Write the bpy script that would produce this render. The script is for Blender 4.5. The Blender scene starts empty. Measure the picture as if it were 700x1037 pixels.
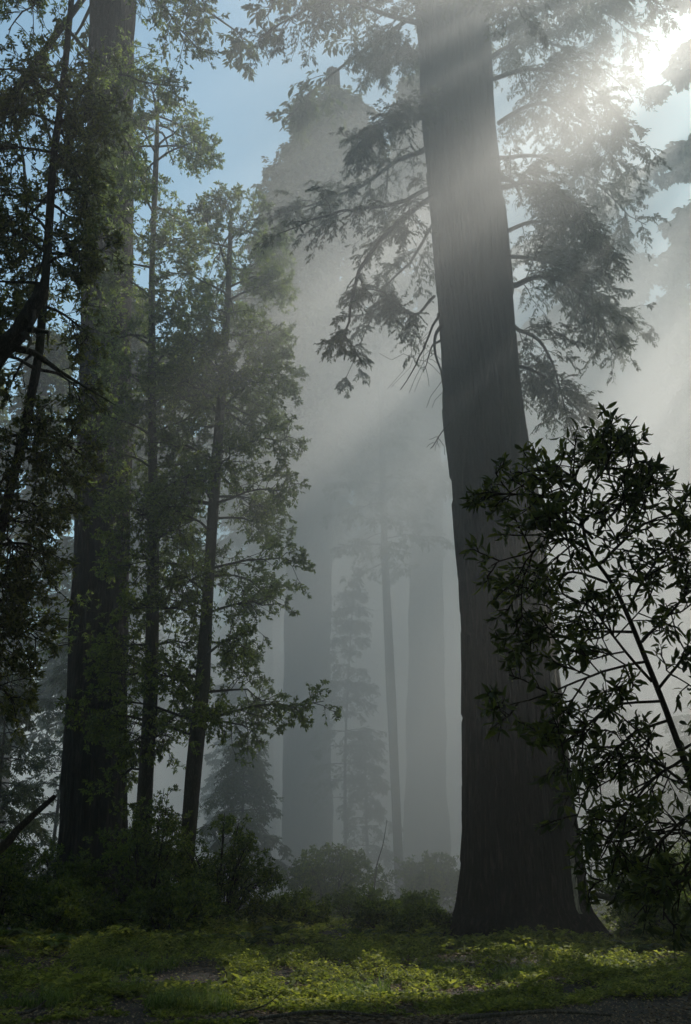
import bpy, math, numpy as np
from math import radians, sin, cos, tan, pi
rng = np.random.default_rng(7)
S = bpy.context.scene
COL = S.collection

# ------------------------------------------------------------------ camera
PITCH = radians(19.75); FPX = 1008.0; EYE = 1.6
cam_d = bpy.data.cameras.new('camera'); cam = bpy.data.objects.new('camera', cam_d); COL.objects.link(cam)
cam.location = (0, 0, EYE); cam.rotation_euler = (pi/2 + PITCH, 0, 0)
cam_d.sensor_fit = 'VERTICAL'; cam_d.sensor_height = 36; cam_d.lens = 35; cam_d.clip_end = 2000
S.camera = cam
SUN_AZ = radians(50); SUN_EL = radians(47)
SUN = np.array([sin(SUN_AZ)*cos(SUN_EL), cos(SUN_AZ)*cos(SUN_EL), sin(SUN_EL)])

def at(px, py, Y):
    """world point seen in direction (px,py) of the photo, at ground distance Y"""
    dx, dy = px-350.0, 518.5-py
    y = FPX*cos(PITCH) - dy*sin(PITCH); z = FPX*sin(PITCH) + dy*cos(PITCH)
    k = Y/y
    return np.array([dx*k, Y, EYE + z*k])
def depth(py, Y):
    dy = 518.5-py
    return FPX*Y/(FPX*cos(PITCH) - dy*sin(PITCH))

# ------------------------------------------------------------------ helpers
UP = np.array([0, 0, 1.0])
def nrm(a):
    return a/np.maximum(np.linalg.norm(a, axis=-1, keepdims=True), 1e-9)
def perp(d):
    h = np.where(np.abs(d[..., 2:3]) > .9, np.array([1.0, 0, 0]), UP)
    u = nrm(np.cross(h, d)); return u, np.cross(d, u)

def wav(x, y, z, f, seed):
    """cheap smooth pseudo noise, about -1..1"""
    r = np.random.default_rng(seed); s = 0
    for i in range(5):
        k = r.normal(size=3)*f*(1.3**i)*.8; s = s + np.sin(k[0]*x + k[1]*y + k[2]*z + r.uniform(0, 6.28))
    return s/3.2

def mesh(name, V, F, mat, parent=None, smooth=False, origin=None, F2=None):
    """V (n,3), F (m,k) of one size k; F2 optional second set of another size"""
    V = np.asarray(V, np.float32).reshape(-1, 3)
    if origin is not None: V = V - np.asarray(origin, np.float32)
    me = bpy.data.meshes.new(name)
    sets = [np.asarray(F, np.int32)] + ([np.asarray(F2, np.int32)] if F2 is not None and len(F2) else [])
    sets = [s for s in sets if len(s)]
    nl = sum(s.size for s in sets); nf = sum(len(s) for s in sets)
    me.vertices.add(len(V)); me.vertices.foreach_set('co', V.ravel())
    me.loops.add(nl); me.loops.foreach_set('vertex_index', np.concatenate([s.ravel() for s in sets]))
    st = []; a = 0
    for s in sets:
        st.append(a + np.arange(len(s))*s.shape[1]); a += s.size
    me.polygons.add(nf); me.polygons.foreach_set('loop_start', np.concatenate(st).astype(np.int32))
    if smooth: me.polygons.foreach_set('use_smooth', np.ones(nf, bool))
    me.update(); me.validate()
    me.materials.append(mat)
    o = bpy.data.objects.new(name, me); COL.objects.link(o)
    if parent is not None: o.parent = parent
    return o

def thing(name, label, cat, loc=(0, 0, 0), group=None):
    o = bpy.data.objects.new(name, None); COL.objects.link(o); o.location = loc
    o.empty_display_size = .2
    o['label'] = label; o['category'] = cat
    if group: o['group'] = group
    bpy.context.view_layer.update()
    return o

def tubes(P, R, seg=4):
    """P (N,K,3), R (N,K) -> V, F quads"""
    N, K, _ = P.shape
    T = np.gradient(P, axis=1) if K > 1 else P
    T = nrm(T); d = nrm(P[:, -1]-P[:, 0]); u0, v0 = perp(d)
    u = nrm(u0[:, None]-T*(u0[:, None]*T).sum(-1, keepdims=True)); v = np.cross(T, u)
    a = np.arange(seg)*2*pi/seg
    V = P[:, :, None] + R[:, :, None, None]*(np.cos(a)[None, None, :, None]*u[:, :, None] + np.sin(a)[None, None, :, None]*v[:, :, None])
    i = np.arange(N)[:, None, None]*K*seg; k = np.arange(K-1)[None, :, None]*seg; s = np.arange(seg)[None, None, :]; s2 = (s+1) % seg
    F = np.stack([i+k+s, i+k+s2, i+k+seg+s2, i+k+seg+s], -1).reshape(-1, 4)
    return V.reshape(-1, 3), F
def join(*vf):
    Vs, Fs, a = [], [], 0
    for V, F in vf:
        Vs.append(V); Fs.append(F + a); a += len(V)
    return np.concatenate(Vs), np.concatenate(Fs)

def curve(pts, K):
    """resample a hand-set polyline smoothly (Catmull-Rom) to K points"""
    p = np.asarray(pts, float); p = np.concatenate([[2*p[0]-p[1]], p, [2*p[-1]-p[-2]]])
    n = len(p)-3; t = np.linspace(0, n-1e-6, K); i = t.astype(int); f = (t-i)[:, None]
    a, b, c, d = p[i], p[i+1], p[i+2], p[i+3]
    return .5*((2*b) + (c-a)*f + (2*a-5*b+4*c-d)*f**2 + (3*b-a-3*c+d)*f**3)

def sample(P, idx, t):
    K = P.shape[1]; x = np.clip(t, 0, .9999)*(K-1); i = x.astype(int); f = (x-i)[:, None]
    a, b = P[idx, i], P[idx, i+1]
    return a*(1-f)+b*f, nrm(b-a)

def grow(P, n, L, t0=.25, t1=1., ang=(40, 75), taper=.5, up=0., droop=.1, K=4, flat=0., wig=.08, Lvar=.3):
    N = len(P); idx = np.repeat(np.arange(N), n)
    M = len(idx); t = rng.uniform(t0, t1, M)
    s, T = sample(P, idx, t)
    u, v = perp(T); az = rng.uniform(0, 2*pi, M)
    side = u*np.cos(az)[:, None] + v*np.sin(az)[:, None]
    if flat > 0:
        side = nrm(side*(1-flat) + nrm(np.cross(T, UP)+1e-6)*np.where(rng.random(M) < .5, -1, 1)[:, None]*flat)
    an = np.radians(rng.uniform(ang[0], ang[1], M))[:, None]
    d = nrm(np.cos(an)*T + np.sin(an)*side + UP*up)
    Ls = (L[idx] if np.ndim(L) else L)*(1-taper*(t-t0)/(t1-t0+1e-6))*(1+rng.uniform(-Lvar, Lvar, M))
    q = np.linspace(0, 1, K)[None, :, None]
    C = s[:, None] + d[:, None]*Ls[:, None, None]*q
    C[:, :, 2] -= (droop*Ls)[:, None]*q[:, :, 0]**2
    C += rng.normal(size=C.shape)*wig*Ls[:, None, None]*q
    return C, Ls

# leaf shapes: x along the leaf, y across, z out of plane
QUAD = (np.array([[0, 0, 0], [.45, .5, .06], [1, 0, -.1], [.5, -.5, .06]]), np.array([[0, 1, 2, 3]]))
LANCE = (np.array([[0, 0, 0], [.12, .1, .01], [.4, .5, .09], [.75, .36, .03], [1, 0, -.14], [.75, -.36, .03], [.4, -.5, .09], [.12, -.1, .01], [.42, 0, 0], [.76, 0, -.04]]),
         np.array([[0, 1, 2, 8], [8, 2, 3, 9], [9, 3, 4, 4], [0, 8, 6, 7], [8, 9, 5, 6], [9, 4, 4, 5]]))
LANCE = (LANCE[0], np.array([[0, 1, 2, 8], [8, 2, 3, 9], [0, 8, 6, 7], [8, 9, 5, 6], [9, 3, 4, 5]]))
def leaf_mesh(pos, d, n, size, width, shape=QUAD):
    """place a leaf at every pos, pointing along d with face normal about n"""
    V0, F0 = shape; d = nrm(d); b = nrm(np.cross(n, d)+1e-6); n = np.cross(d, b)
    s = np.broadcast_to(np.asarray(size, float), (len(pos),))[:, None, None]
    w = np.broadcast_to(np.asarray(width, float), (len(pos),))[:, None, None]
    V = pos[:, None] + s*(V0[None, :, :1]*d[:, None] + w*V0[None, :, 1:2]*b[:, None] + V0[None, :, 2:3]*n[:, None])
    F = F0[None] + (np.arange(len(pos))*len(V0))[:, None, None]
    return V.reshape(-1, 3), F.reshape(-1, F0.shape[1])
def leaves(P, n, size, width=.4, t0=.2, spread=.9, droop=.15, shape=QUAD, svar=.35, flat=.5, end=0.):
    N = len(P); idx = np.repeat(np.arange(N), n); M = len(idx)
    t = t0 + (1-t0)*rng.random(M)**(1/(1+end))
    p, T = sample(P, idx, t)
    r = nrm(rng.normal(size=(M, 3)))
    if flat > .8:
        sd = nrm(np.cross(T, UP)+1e-6)*np.where(rng.random(M) < .5, -1, 1)[:, None]
        d = T*.6 + sd*spread + r*.25 - UP*droop
    else: d = T*.6 + r*spread - UP*droop
    nn = nrm(UP*flat + nrm(rng.normal(size=(M, 3)))*(1-flat*.7))
    return leaf_mesh(p, d, nn, size*(1+rng.uniform(-svar, svar, M)), width, shape)

# ------------------------------------------------------------------ materials
def newmat(name):
    m = bpy.data.materials.new(name); m.use_nodes = True; nt = m.node_tree
    for n in list(nt.nodes): nt.nodes.remove(n)
    out = nt.nodes.new('ShaderNodeOutputMaterial')
    return m, nt, out
def N(nt, t, **kw):
    n = nt.nodes.new(t)
    for k, v in kw.items():
        if k.startswith('i_'):
            n.inputs[k[2:].replace('_', ' ')].default_value = v
        else: setattr(n, k, v)
    return n
def ramp(nt, src, stops):
    r = nt.nodes.new('ShaderNodeValToRGB'); nt.links.new(src, r.inputs[0]); e = r.color_ramp.elements
    while len(e) < len(stops): e.new(.5)
    for x, (p, c) in zip(e, stops): x.position = p; x.color = (*c, 1)
    return r.outputs[0]

def leaf_mat(name, dark, mid, light, trans=.35, rough=.45, spec=.3):
    m, nt, out = newmat(name); L = nt.links
    g = N(nt, 'ShaderNodeNewGeometry'); tc = N(nt, 'ShaderNodeTexCoord')
    no = N(nt, 'ShaderNodeTexNoise', i_Scale=.9, i_Detail=2.); L.new(tc.outputs['Object'], no.inputs['Vector'])
    ad = N(nt, 'ShaderNodeMath', operation='MULTIPLY_ADD'); L.new(no.outputs[0], ad.inputs[0]); ad.inputs[1].default_value = .7
    mu = N(nt, 'ShaderNodeMath', operation='MULTIPLY_ADD'); L.new(g.outputs['Random Per Island'], mu.inputs[0]); mu.inputs[1].default_value = .6; mu.inputs[2].default_value = -.15
    L.new(mu.outputs[0], ad.inputs[2])
    c = ramp(nt, ad.outputs[0], [(0.1, dark), (.5, mid), (.9, light)])
    p = N(nt, 'ShaderNodeBsdfPrincipled', i_Roughness=rough); p.inputs['Specular IOR Level'].default_value = spec
    L.new(c, p.inputs['Base Color'])
    t = N(nt, 'ShaderNodeBsdfTranslucent')
    hs = N(nt, 'ShaderNodeHueSaturation', i_Hue=.485, i_Saturation=1.15, i_Value=1.6); L.new(c, hs.inputs['Color']); L.new(hs.outputs[0], t.inputs[0])
    mx = N(nt, 'ShaderNodeMixShader'); mx.inputs[0].default_value = trans
    L.new(p.outputs[0], mx.inputs[1]); L.new(t.outputs[0], mx.inputs[2]); L.new(mx.outputs[0], out.inputs[0])
    return m

def bark_mat(name, c0, c1, c2, su=8., sv=.8, bump=.12, moss=0.):
    """vertical fissured bark; coordinates are the object's own, stretched along z"""
    m, nt, out = newmat(name); L = nt.links
    tc = N(nt, 'ShaderNodeTexCoord')
    mp = N(nt, 'ShaderNodeMapping'); mp.inputs['Scale'].default_value = (su, su, sv); L.new(tc.outputs['Object'], mp.inputs['Vector'])
    n1 = N(nt, 'ShaderNodeTexNoise', i_Scale=1., i_Detail=6., i_Roughness=.62, i_Distortion=.5); L.new(mp.outputs[0], n1.inputs['Vector'])
    mp2 = N(nt, 'ShaderNodeMapping'); mp2.inputs['Scale'].default_value = (su*3.2, su*3.2, sv*5); L.new(tc.outputs['Object'], mp2.inputs['Vector'])
    n2 = N(nt, 'ShaderNodeTexNoise', i_Scale=1., i_Detail=4., i_Roughness=.6); L.new(mp2.outputs[0], n2.inputs['Vector'])
    n3 = N(nt, 'ShaderNodeTexNoise', i_Scale=.35, i_Detail=3.); L.new(tc.outputs['Object'], n3.inputs['Vector'])
    ab = N(nt, 'ShaderNodeMath', operation='SUBTRACT'); L.new(n1.outputs[0], ab.inputs[0]); ab.inputs[1].default_value = .5
    ab2 = N(nt, 'ShaderNodeMath', operation='ABSOLUTE'); L.new(ab.outputs[0], ab2.inputs[0])
    h = N(nt, 'ShaderNodeMath', operation='MULTIPLY_ADD'); L.new(ab2.outputs[0], h.inputs[0]); h.inputs[1].default_value = 3.4
    hm = N(nt, 'ShaderNodeMath', operation='MULTIPLY'); L.new(n2.outputs[0], hm.inputs[0]); hm.inputs[1].default_value = .45; L.new(hm.outputs[0], h.inputs[2])
    c = ramp(nt, h.outputs[0], [(.2, c0), (.5, c1), (.95, c2)])
    mx = N(nt, 'ShaderNodeMixRGB', blend_type='MULTIPLY'); mx.inputs[0].default_value = .7
    L.new(c, mx.inputs[1]); L.new(ramp(nt, n3.outputs[0], [(.3, (.5, .5, .55)), (.7, (1.2, 1.15, 1.05))]), mx.inputs[2])
    p = N(nt, 'ShaderNodeBsdfPrincipled', i_Roughness=.92); p.inputs['Specular IOR Level'].default_value = .15
    col = mx.outputs[0]
    if moss:
        mm = N(nt, 'ShaderNodeMixRGB'); L.new(col, mm.inputs[1]); mm.inputs[2].default_value = (.05, .07, .02, 1)
        L.new(ramp(nt, n3.outputs[0], [(.45, (0, 0, 0)), (.7, (moss,)*3)]), mm.inputs[0]); col = mm.outputs[0]
    L.new(col, p.inputs['Base Color'])
    b = N(nt, 'ShaderNodeBump', i_Strength=1., i_Distance=bump); L.new(h.outputs[0], b.inputs['Height']); L.new(b.outputs[0], p.inputs['Normal'])
    L.new(p.outputs[0], out.inputs[0])
    return m

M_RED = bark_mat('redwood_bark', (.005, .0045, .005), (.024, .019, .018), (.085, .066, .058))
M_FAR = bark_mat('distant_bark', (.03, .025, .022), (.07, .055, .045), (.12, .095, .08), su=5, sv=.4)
M_BARK = bark_mat('hardwood_bark', (.02, .018, .015), (.06, .05, .042), (.12, .10, .085), su=22, sv=5, bump=.015, moss=.7)
M_TWIG = bark_mat('twig_bark', (.02, .017, .014), (.045, .036, .028), (.08, .065, .05), su=30, sv=20, bump=.004)
M_DEAD = bark_mat('dead_wood', (.05, .045, .04), (.14, .12, .10), (.26, .23, .19), su=25, sv=6, bump=.008)
M_NEEDLE = leaf_mat('redwood_needles', (.025, .040, .014), (.052, .075, .024), (.11, .13, .04), trans=.4)
M_LEAF = leaf_mat('tanoak_leaves', (.040, .064, .016), (.100, .15, .034), (.22, .28, .065), trans=.5)
M_BAY = leaf_mat('bay_laurel_leaves', (.022, .034, .011), (.052, .074, .022), (.14, .17, .045), trans=.5, rough=.4, spec=.35)
M_BAYTREE = leaf_mat('bay_tree_leaves', (.04, .058, .02), (.095, .12, .04), (.20, .22, .06), trans=.5)
M_BUSH = leaf_mat('bush_leaves', (.025, .048, .012), (.070, .115, .025), (.20, .25, .05), trans=.5)
M_HERB = leaf_mat('herb_leaves', (.050, .072, .018), (.14, .18, .042), (.32, .34, .09), trans=.55, rough=.6)
M_GRASS = leaf_mat('grass_blades', (.05, .08, .02), (.10, .16, .035), (.22, .28, .08), trans=.4, rough=.55)
M_FERN = leaf_mat('fern_fronds', (.018, .040, .010), (.040, .080, .018), (.09, .15, .035), trans=.35)

def ground_mat():
    m, nt, out = newmat('forest_soil'); L = nt.links
    tc = N(nt, 'ShaderNodeTexCoord')
    n1 = N(nt, 'ShaderNodeTexNoise', i_Scale=1.2, i_Detail=5.); L.new(tc.outputs['Object'], n1.inputs['Vector'])
    n2 = N(nt, 'ShaderNodeTexVoronoi', i_Scale=22.); L.new(tc.outputs['Object'], n2.inputs['Vector'])
    n3 = N(nt, 'ShaderNodeTexNoise', i_Scale=40., i_Detail=5.); L.new(tc.outputs['Object'], n3.inputs['Vector'])
    c1 = ramp(nt, n1.outputs[0], [(.35, (.018, .015, .010)), (.55, (.045, .034, .022)), (.75, (.03, .042, .014))])
    mx = N(nt, 'ShaderNodeMixRGB', blend_type='OVERLAY'); mx.inputs[0].default_value = .6; L.new(c1, mx.inputs[1]); L.new(n2.outputs['Color'], mx.inputs[2])
    hs = N(nt, 'ShaderNodeHueSaturation', i_Saturation=.55); L.new(mx.outputs[0], hs.inputs['Color'])
    p = N(nt, 'ShaderNodeBsdfPrincipled', i_Roughness=.95); L.new(hs.outputs[0], p.inputs['Base Color'])
    b = N(nt, 'ShaderNodeBump', i_Strength=1., i_Distance=.04); L.new(n3.outputs[0], b.inputs['Height']); L.new(b.outputs[0], p.inputs['Normal'])
    L.new(p.outputs[0], out.inputs[0]); return m

# ------------------------------------------------------------------ ground
def gz(x, y):
    x = np.asarray(x, float); y = np.asarray(y, float)
    fade = np.clip((y-8)/12, 0, 1)
    return .10*wav(x, y, 0, .35, 3)*fade + .05*wav(x, y, 0, 1.1, 4) + .035*np.maximum(y-60, 0)*(1+.3*wav(x, y, 0, .03, 5))*np.clip((y-60)/60, 0, 1)
def grid(xs, ys):
    X, Y = np.meshgrid(xs, ys); V = np.stack([X, Y, gz(X, Y)], -1).reshape(-1, 3)
    nx, ny = len(xs), len(ys); i = np.arange(ny-1)[:, None]*nx + np.arange(nx-1)[None]
    return V, np.stack([i, i+1, i+nx+1, i+nx], -1).reshape(-1, 4)
gx = np.concatenate([np.linspace(-900, -40, 24)[:-1], np.linspace(-40, 40, 161), np.linspace(40, 900, 24)[1:]])
gy = np.concatenate([np.linspace(-300, 0, 12)[:-1], np.linspace(0, 80, 201), np.linspace(80, 1000, 30)[1:]])
g = mesh('ground', *grid(gx, gy), ground_mat(), smooth=True); g['kind'] = 'structure'

# ------------------------------------------------------------------ trunks
def trunk_from_pixels(rows, Y, seg=96, nrow=160, ridge=.035, butt=.0, seed=0, top=None, bury=.3):
    """rows = (py, x_left, x_right) of the trunk's silhouette in the photo -> solid of revolution with fissured, fluted surface"""
    rows = sorted(rows, reverse=True)
    c = np.array([at((a+b)/2, py, Y) for py, a, b in rows]); r = np.array([(b-a)/2*depth(py, Y)/FPX for py, a, b in rows])
    gz0 = float(gz(c[0, 0], Y))
    c[0, 2] = gz0 - bury
    if top is not None:      # carry the trunk on above the frame
        d = nrm(c[-1]-c[-2]); e = c[-1] + d*(top-c[-1, 2])/d[2]; c = np.concatenate([c, [e]]); r = np.append(r, r[-1]*.35)
    z = c[:, 2]; h = np.linspace(0, 1, nrow)**1.25*(z[-1]-z[0]) + z[0]
    cx = np.interp(h, z, c[:, 0]); cy = np.interp(h, z, c[:, 1])
    for _ in range(3): cx[1:-1] = (cx[:-2]+cx[2:]+2*cx[1:-1])/4
    rr = np.interp(h, z, r)
    for _ in range(4): rr[1:-1] = (rr[:-2]+rr[2:]+2*rr[1:-1])/4
    th = np.arange(seg)*2*pi/seg; H, T = np.meshgrid(h, th, indexing='ij')
    X, Yc = np.cos(T), np.sin(T); hh = H - z[0]
    tw = T + .012*hh
    flute = sum(np.sin(k*tw + p)/k**.6 for k, p in ((5, seed), (7, 2.1*seed+1), (11, .7*seed)))/2.0
    amp = butt*np.exp(-hh/2.2) + .012
    rid = np.abs(wav(X*9, Yc*9, hh*.35, 1., seed+1)) + .6*np.abs(wav(X*20, Yc*20, hh*.8, 1., seed+2))
    Rr = rr[:, None]*(1 + amp*flute) + ridge*(rid-.6) + .05*wav(X*1.6, Yc*1.6, hh*.35, 1., seed+5)*rr[:, None]
    sec = np.floor((T + .05*np.sin(hh*.8+seed))*26/2/pi).astype(int) % 26; zi = np.floor(hh/2.3 + (sec*.37) % 1).astype(int)
    hsh = np.sin(sec*12.9898 + zi*78.233 + seed)*43758.5453; Rr = Rr + ridge*.9*((hsh-np.floor(hsh))-.5)
    V = np.stack([cx[:, None] + Rr*X, cy[:, None] + Rr*Yc, H], -1)
    i = np.arange(nrow-1)[:, None]*seg; s = np.arange(seg)[None]; s2 = (s+1) % seg
    F = np.stack([i+s, i+s2, i+seg+s2, i+seg+s], -1).reshape(-1, 4)
    base = np.array([c[0, 0], c[0, 1], gz0])
    line = np.stack([cx, cy, h], -1)
    return V.reshape(-1, 3), F, base, line, rr

def on_trunk(line, rr, z, az):
    i = np.clip(np.searchsorted(line[:, 2], z), 0, len(line)-1)
    return line[i] + np.array([cos(az), sin(az), 0])*rr[i]*.85

def bough(pts, r0, r1, K=9):
    return curve(pts, K)[None], np.linspace(r0, r1, K)[None]

def needle_foliage(P, n1=16, L1=1.3, n2=8, L2=.5, nl=9, size=.16, width=.3, t0=.25, droop=.35):
    """redwood sprays: side shoots in the plane of the bough, then short flat twigs set with needles"""
    A, La = grow(P, n1, L1, t0=t0, ang=(35, 75), flat=.7, droop=droop, K=5, taper=.45)
    B, Lb = grow(A, n2, La*L2/L1*1.1, t0=.1, ang=(35, 65), flat=.65, droop=.3, K=3)
    C = np.concatenate([B, A[:, ::2]])
    return A, B, leaves(C, nl, size, width, t0=.1, spread=.7, droop=.2, flat=.85)
def broad_foliage(P, n1=10, L1=1.2, n2=7, L2=.45, nl=9, size=.1, width=.42, t0=.3, up=.25, droop=.15, shape=QUAD, end=.6, flat=.35, ang=(30, 75), svar=.35):
    A, La = grow(P, n1, L1, t0=t0, ang=ang, up=up, flat=.25, droop=droop, K=4)
    B, Lb = grow(A, n2, La*L2/L1*1.1, t0=.25, ang=(25, 70), up=.15, droop=.1, K=3)
    return A, B, leaves(B, nl, size, width, t0=.15, spread=.9, droop=.2, shape=shape, flat=flat, end=end, svar=svar)

def add_bough(parent, P, R, kind, mat_leaf, mat_wood, base, name='branch', seg=7, lp=None, bare=False):
    """one limb (its wood with the twigs) and its own foliage as a sub-part"""
    if bare:
        A, La = grow(P, 5, .5*np.linalg.norm(P[0, -1]-P[0, 0]), t0=.3, K=4, wig=.1, droop=.3)
        vf = join(tubes(P, R, seg), tubes(A, np.linspace(R[0, -1]*.7, .006, 4)[None].repeat(len(A), 0), 4))
        return mesh(name, *vf, mat_wood, parent, origin=base, smooth=True)
    f = needle_foliage if kind == 'needle' else broad_foliage
    A, B, lf = f(P, **(lp or {}))
    ra = np.linspace(R[0, -1]*.8+.004, .005, A.shape[1])[None].repeat(len(A), 0)
    rb = np.linspace(.007, .003, B.shape[1])[None].repeat(len(B), 0)
    w = mesh(name, *join(tubes(P, R, seg), tubes(A, ra, 4), tubes(B, rb, 3)), mat_wood, parent, origin=base, smooth=True)
    mesh('foliage', *lf, mat_leaf, w, origin=base)
    return w

# ---- the great redwood right of the middle
HY = 27.0
V, F, base, line, rr = trunk_from_pixels([(965, 438, 640), (945, 453, 616), (920, 463, 596), (880, 467, 590), (820, 468, 580), (750, 469, 572), (650, 467, 560), (560, 463, 548),
    (480, 459, 537), (400, 452, 528), (300, 443, 517), (200, 435, 507), (100, 428, 498), (0, 424, 491)], HY, seg=260, nrow=420, ridge=.085, butt=.14, seed=3, top=62)
hero = thing('redwood_tree', 'great redwood with broken limb stubs and sunbeams crossing its trunk, behind the dark laurel sapling', 'redwood tree', base, 'redwood trees')
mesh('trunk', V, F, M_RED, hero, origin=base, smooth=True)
hl, hr = line, rr
M_SUNLIT = bark_mat('painted_sunlight', (.25, .22, .19), (.50, .46, .40), (.70, .66, .58), su=14, sv=1.2, bump=.02)  # pale tones painted for sunlight on the trunk's right side
def sun_strip(z0, z1, a0, w, seed):
    """a pale raised strip on the trunk, sunlight on the bark put into its colour"""
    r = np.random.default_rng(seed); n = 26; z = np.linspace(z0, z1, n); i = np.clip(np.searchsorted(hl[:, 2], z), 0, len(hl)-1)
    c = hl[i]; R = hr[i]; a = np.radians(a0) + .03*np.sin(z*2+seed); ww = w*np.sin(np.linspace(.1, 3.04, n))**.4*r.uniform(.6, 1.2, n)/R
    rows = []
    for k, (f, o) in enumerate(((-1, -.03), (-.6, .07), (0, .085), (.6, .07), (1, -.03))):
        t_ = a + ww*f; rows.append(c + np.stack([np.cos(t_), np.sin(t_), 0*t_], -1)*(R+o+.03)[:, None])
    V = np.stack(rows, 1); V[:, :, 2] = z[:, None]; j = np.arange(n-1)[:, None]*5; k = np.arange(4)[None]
    mesh('sunlit_bark', V.reshape(-1, 3), np.stack([j+k, j+k+1, j+k+6, j+k+5], -1).reshape(-1, 4), M_SUNLIT, hero, origin=base, smooth=True)
sun_strip(5.0, 10.2, -44, .12, 1); sun_strip(4.2, 8.0, -32, .08, 2); sun_strip(.6, 1.9, -48, .05, 3)
LP = dict(n1=44, L1=1.9, n2=10, L2=.65, nl=20, size=.115, width=.34, t0=.06)
def limb_px(pts, r0, r1, K=9):
    P, R = bough([at(*p) for p in pts], r0, r1, 13)
    L = np.linalg.norm(P[0, -1]-P[0, 0]); w = rng.normal(size=(12, 3))*.022*L; w[1:-1] = (w[:-2]+w[1:-1]+w[2:])/3; P[0, 1:] += w*np.linspace(.3, 1, 12)[:, None]*(.5 if L < 2 else 1)
    return P, R
hero_limbs = [
    ([(430, 25, 26.8), (385, 12, 25.8), (330, 2, 25), (265, 34, 24.3)], .10, .02, dict(LP, n1=30)),
    ([(430, 10, 26.8), (380, -25, 26), (320, -35, 25.2), (270, -40, 24.6)], .075, .015, LP),
    ([(432, 120, 26.8), (410, 115, 26), (385, 125, 25.2), (362, 140, 24.8)], .075, .015, LP),
    ([(433, 150, 27), (400, 165, 27.5), (350, 195, 28), (285, 218, 28.5)], .10, .02, dict(LP, n1=28)),
    ([(436, 190, 26.8), (400, 205, 26), (345, 210, 25.3), (285, 240, 24.8)], .08, .015, dict(LP, n1=16)),
    ([(437, 200, 26.6), (405, 225, 26), (368, 272, 25.3), (352, 325, 25), (340, 352, 24.9)], .09, .018, dict(LP, n1=18, L1=1.1)),
    ([(440, 225, 27.5), (415, 265, 28.4), (385, 300, 29), (350, 380, 29.4)], .06, .012, dict(LP, n1=24, L1=1.3)),
    ([(440, 300, 27), (420, 320, 27), (395, 300, 27.5), (365, 290, 28)], .05, .012, dict(LP, n1=16, L1=1.1)),
    ([(500, 40, 27.5), (540, 10, 28.5), (590, 5, 29.5), (650, 40, 30)], .085, .015, LP),
    ([(500, 80, 27), (545, 70, 27), (600, 90, 27), (640, 150, 27)], .085, .015, LP),
    ([(505, 125, 27.3), (550, 105, 28), (595, 125, 29), (630, 170, 29.5)], .085, .015, LP),
    ([(508, 190, 26.6), (545, 185, 26.2), (585, 210, 25.8), (620, 265, 25.6)], .085, .015, LP),
    ([(512, 235, 27.6), (550, 225, 28.4), (590, 255, 29), (610, 320, 29.4)], .075, .015, LP),
    ([(516, 290, 27), (550, 280, 27), (590, 300, 27), (620, 350, 27)], .10, .02, dict(LP, n1=28)),
    ([(520, 330, 27), (545, 345, 27.4), (565, 380, 27.8), (575, 440, 28)], .07, .015, dict(LP, n1=24, L1=1.3)),
    ([(495, 60, 28), (540, 40, 30), (590, 60, 31), (640, 100, 32)], .085, .015, LP),
    ([(505, 160, 28), (550, 160, 29.5), (600, 180, 30.5), (650, 230, 31)], .085, .015, LP),
    ([(515, 260, 28), (560, 265, 29), (600, 290, 30), (640, 330, 30.5)], .075, .015, LP),
    ([(522, 370, 27.3), (550, 380, 28), (580, 410, 28.5), (600, 450, 29)], .06, .015, dict(LP, n1=22, L1=1.1)),
    ([(432, 60, 27), (410, 48, 28), (392, 55, 29), (378, 66, 29.5)], .09, .02, LP),
    ([(500, -10, 26), (550, -50, 25), (610, -50, 24.4), (660, -10, 24)], .085, .015, LP),
    ([(470, 20, 26), (490, -20, 24.5), (510, -20, 23), (530, 30, 22)], .085, .015, LP),
]
for pts, r0, r1, lp in hero_limbs:
    add_bough(hero, *limb_px(pts, r0, r1), 'needle', M_NEEDLE, M_TWIG, base, lp=lp)
for pts, r0 in (([(444, 318, 26.3), (436, 335, 26), (425, 362, 25.8), (408, 392, 25.7)], .045), ([(447, 330, 26), (440, 345, 25.7), (446, 375, 25.6), (453, 412, 25.7)], .06),
                ([(446, 345, 26.2), (437, 352, 26), (430, 375, 25.8)], .04), ([(455, 428, 26), (447, 438, 25.9), (437, 455, 25.8)], .02),
                ([(505, 180, 27), (520, 185, 27), (530, 205, 27)], .12)):
    P, R = limb_px(pts, r0, .012, 7); add_bough(hero, P, R, None, None, M_TWIG, base, name='dead_branch', bare=True)
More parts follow.
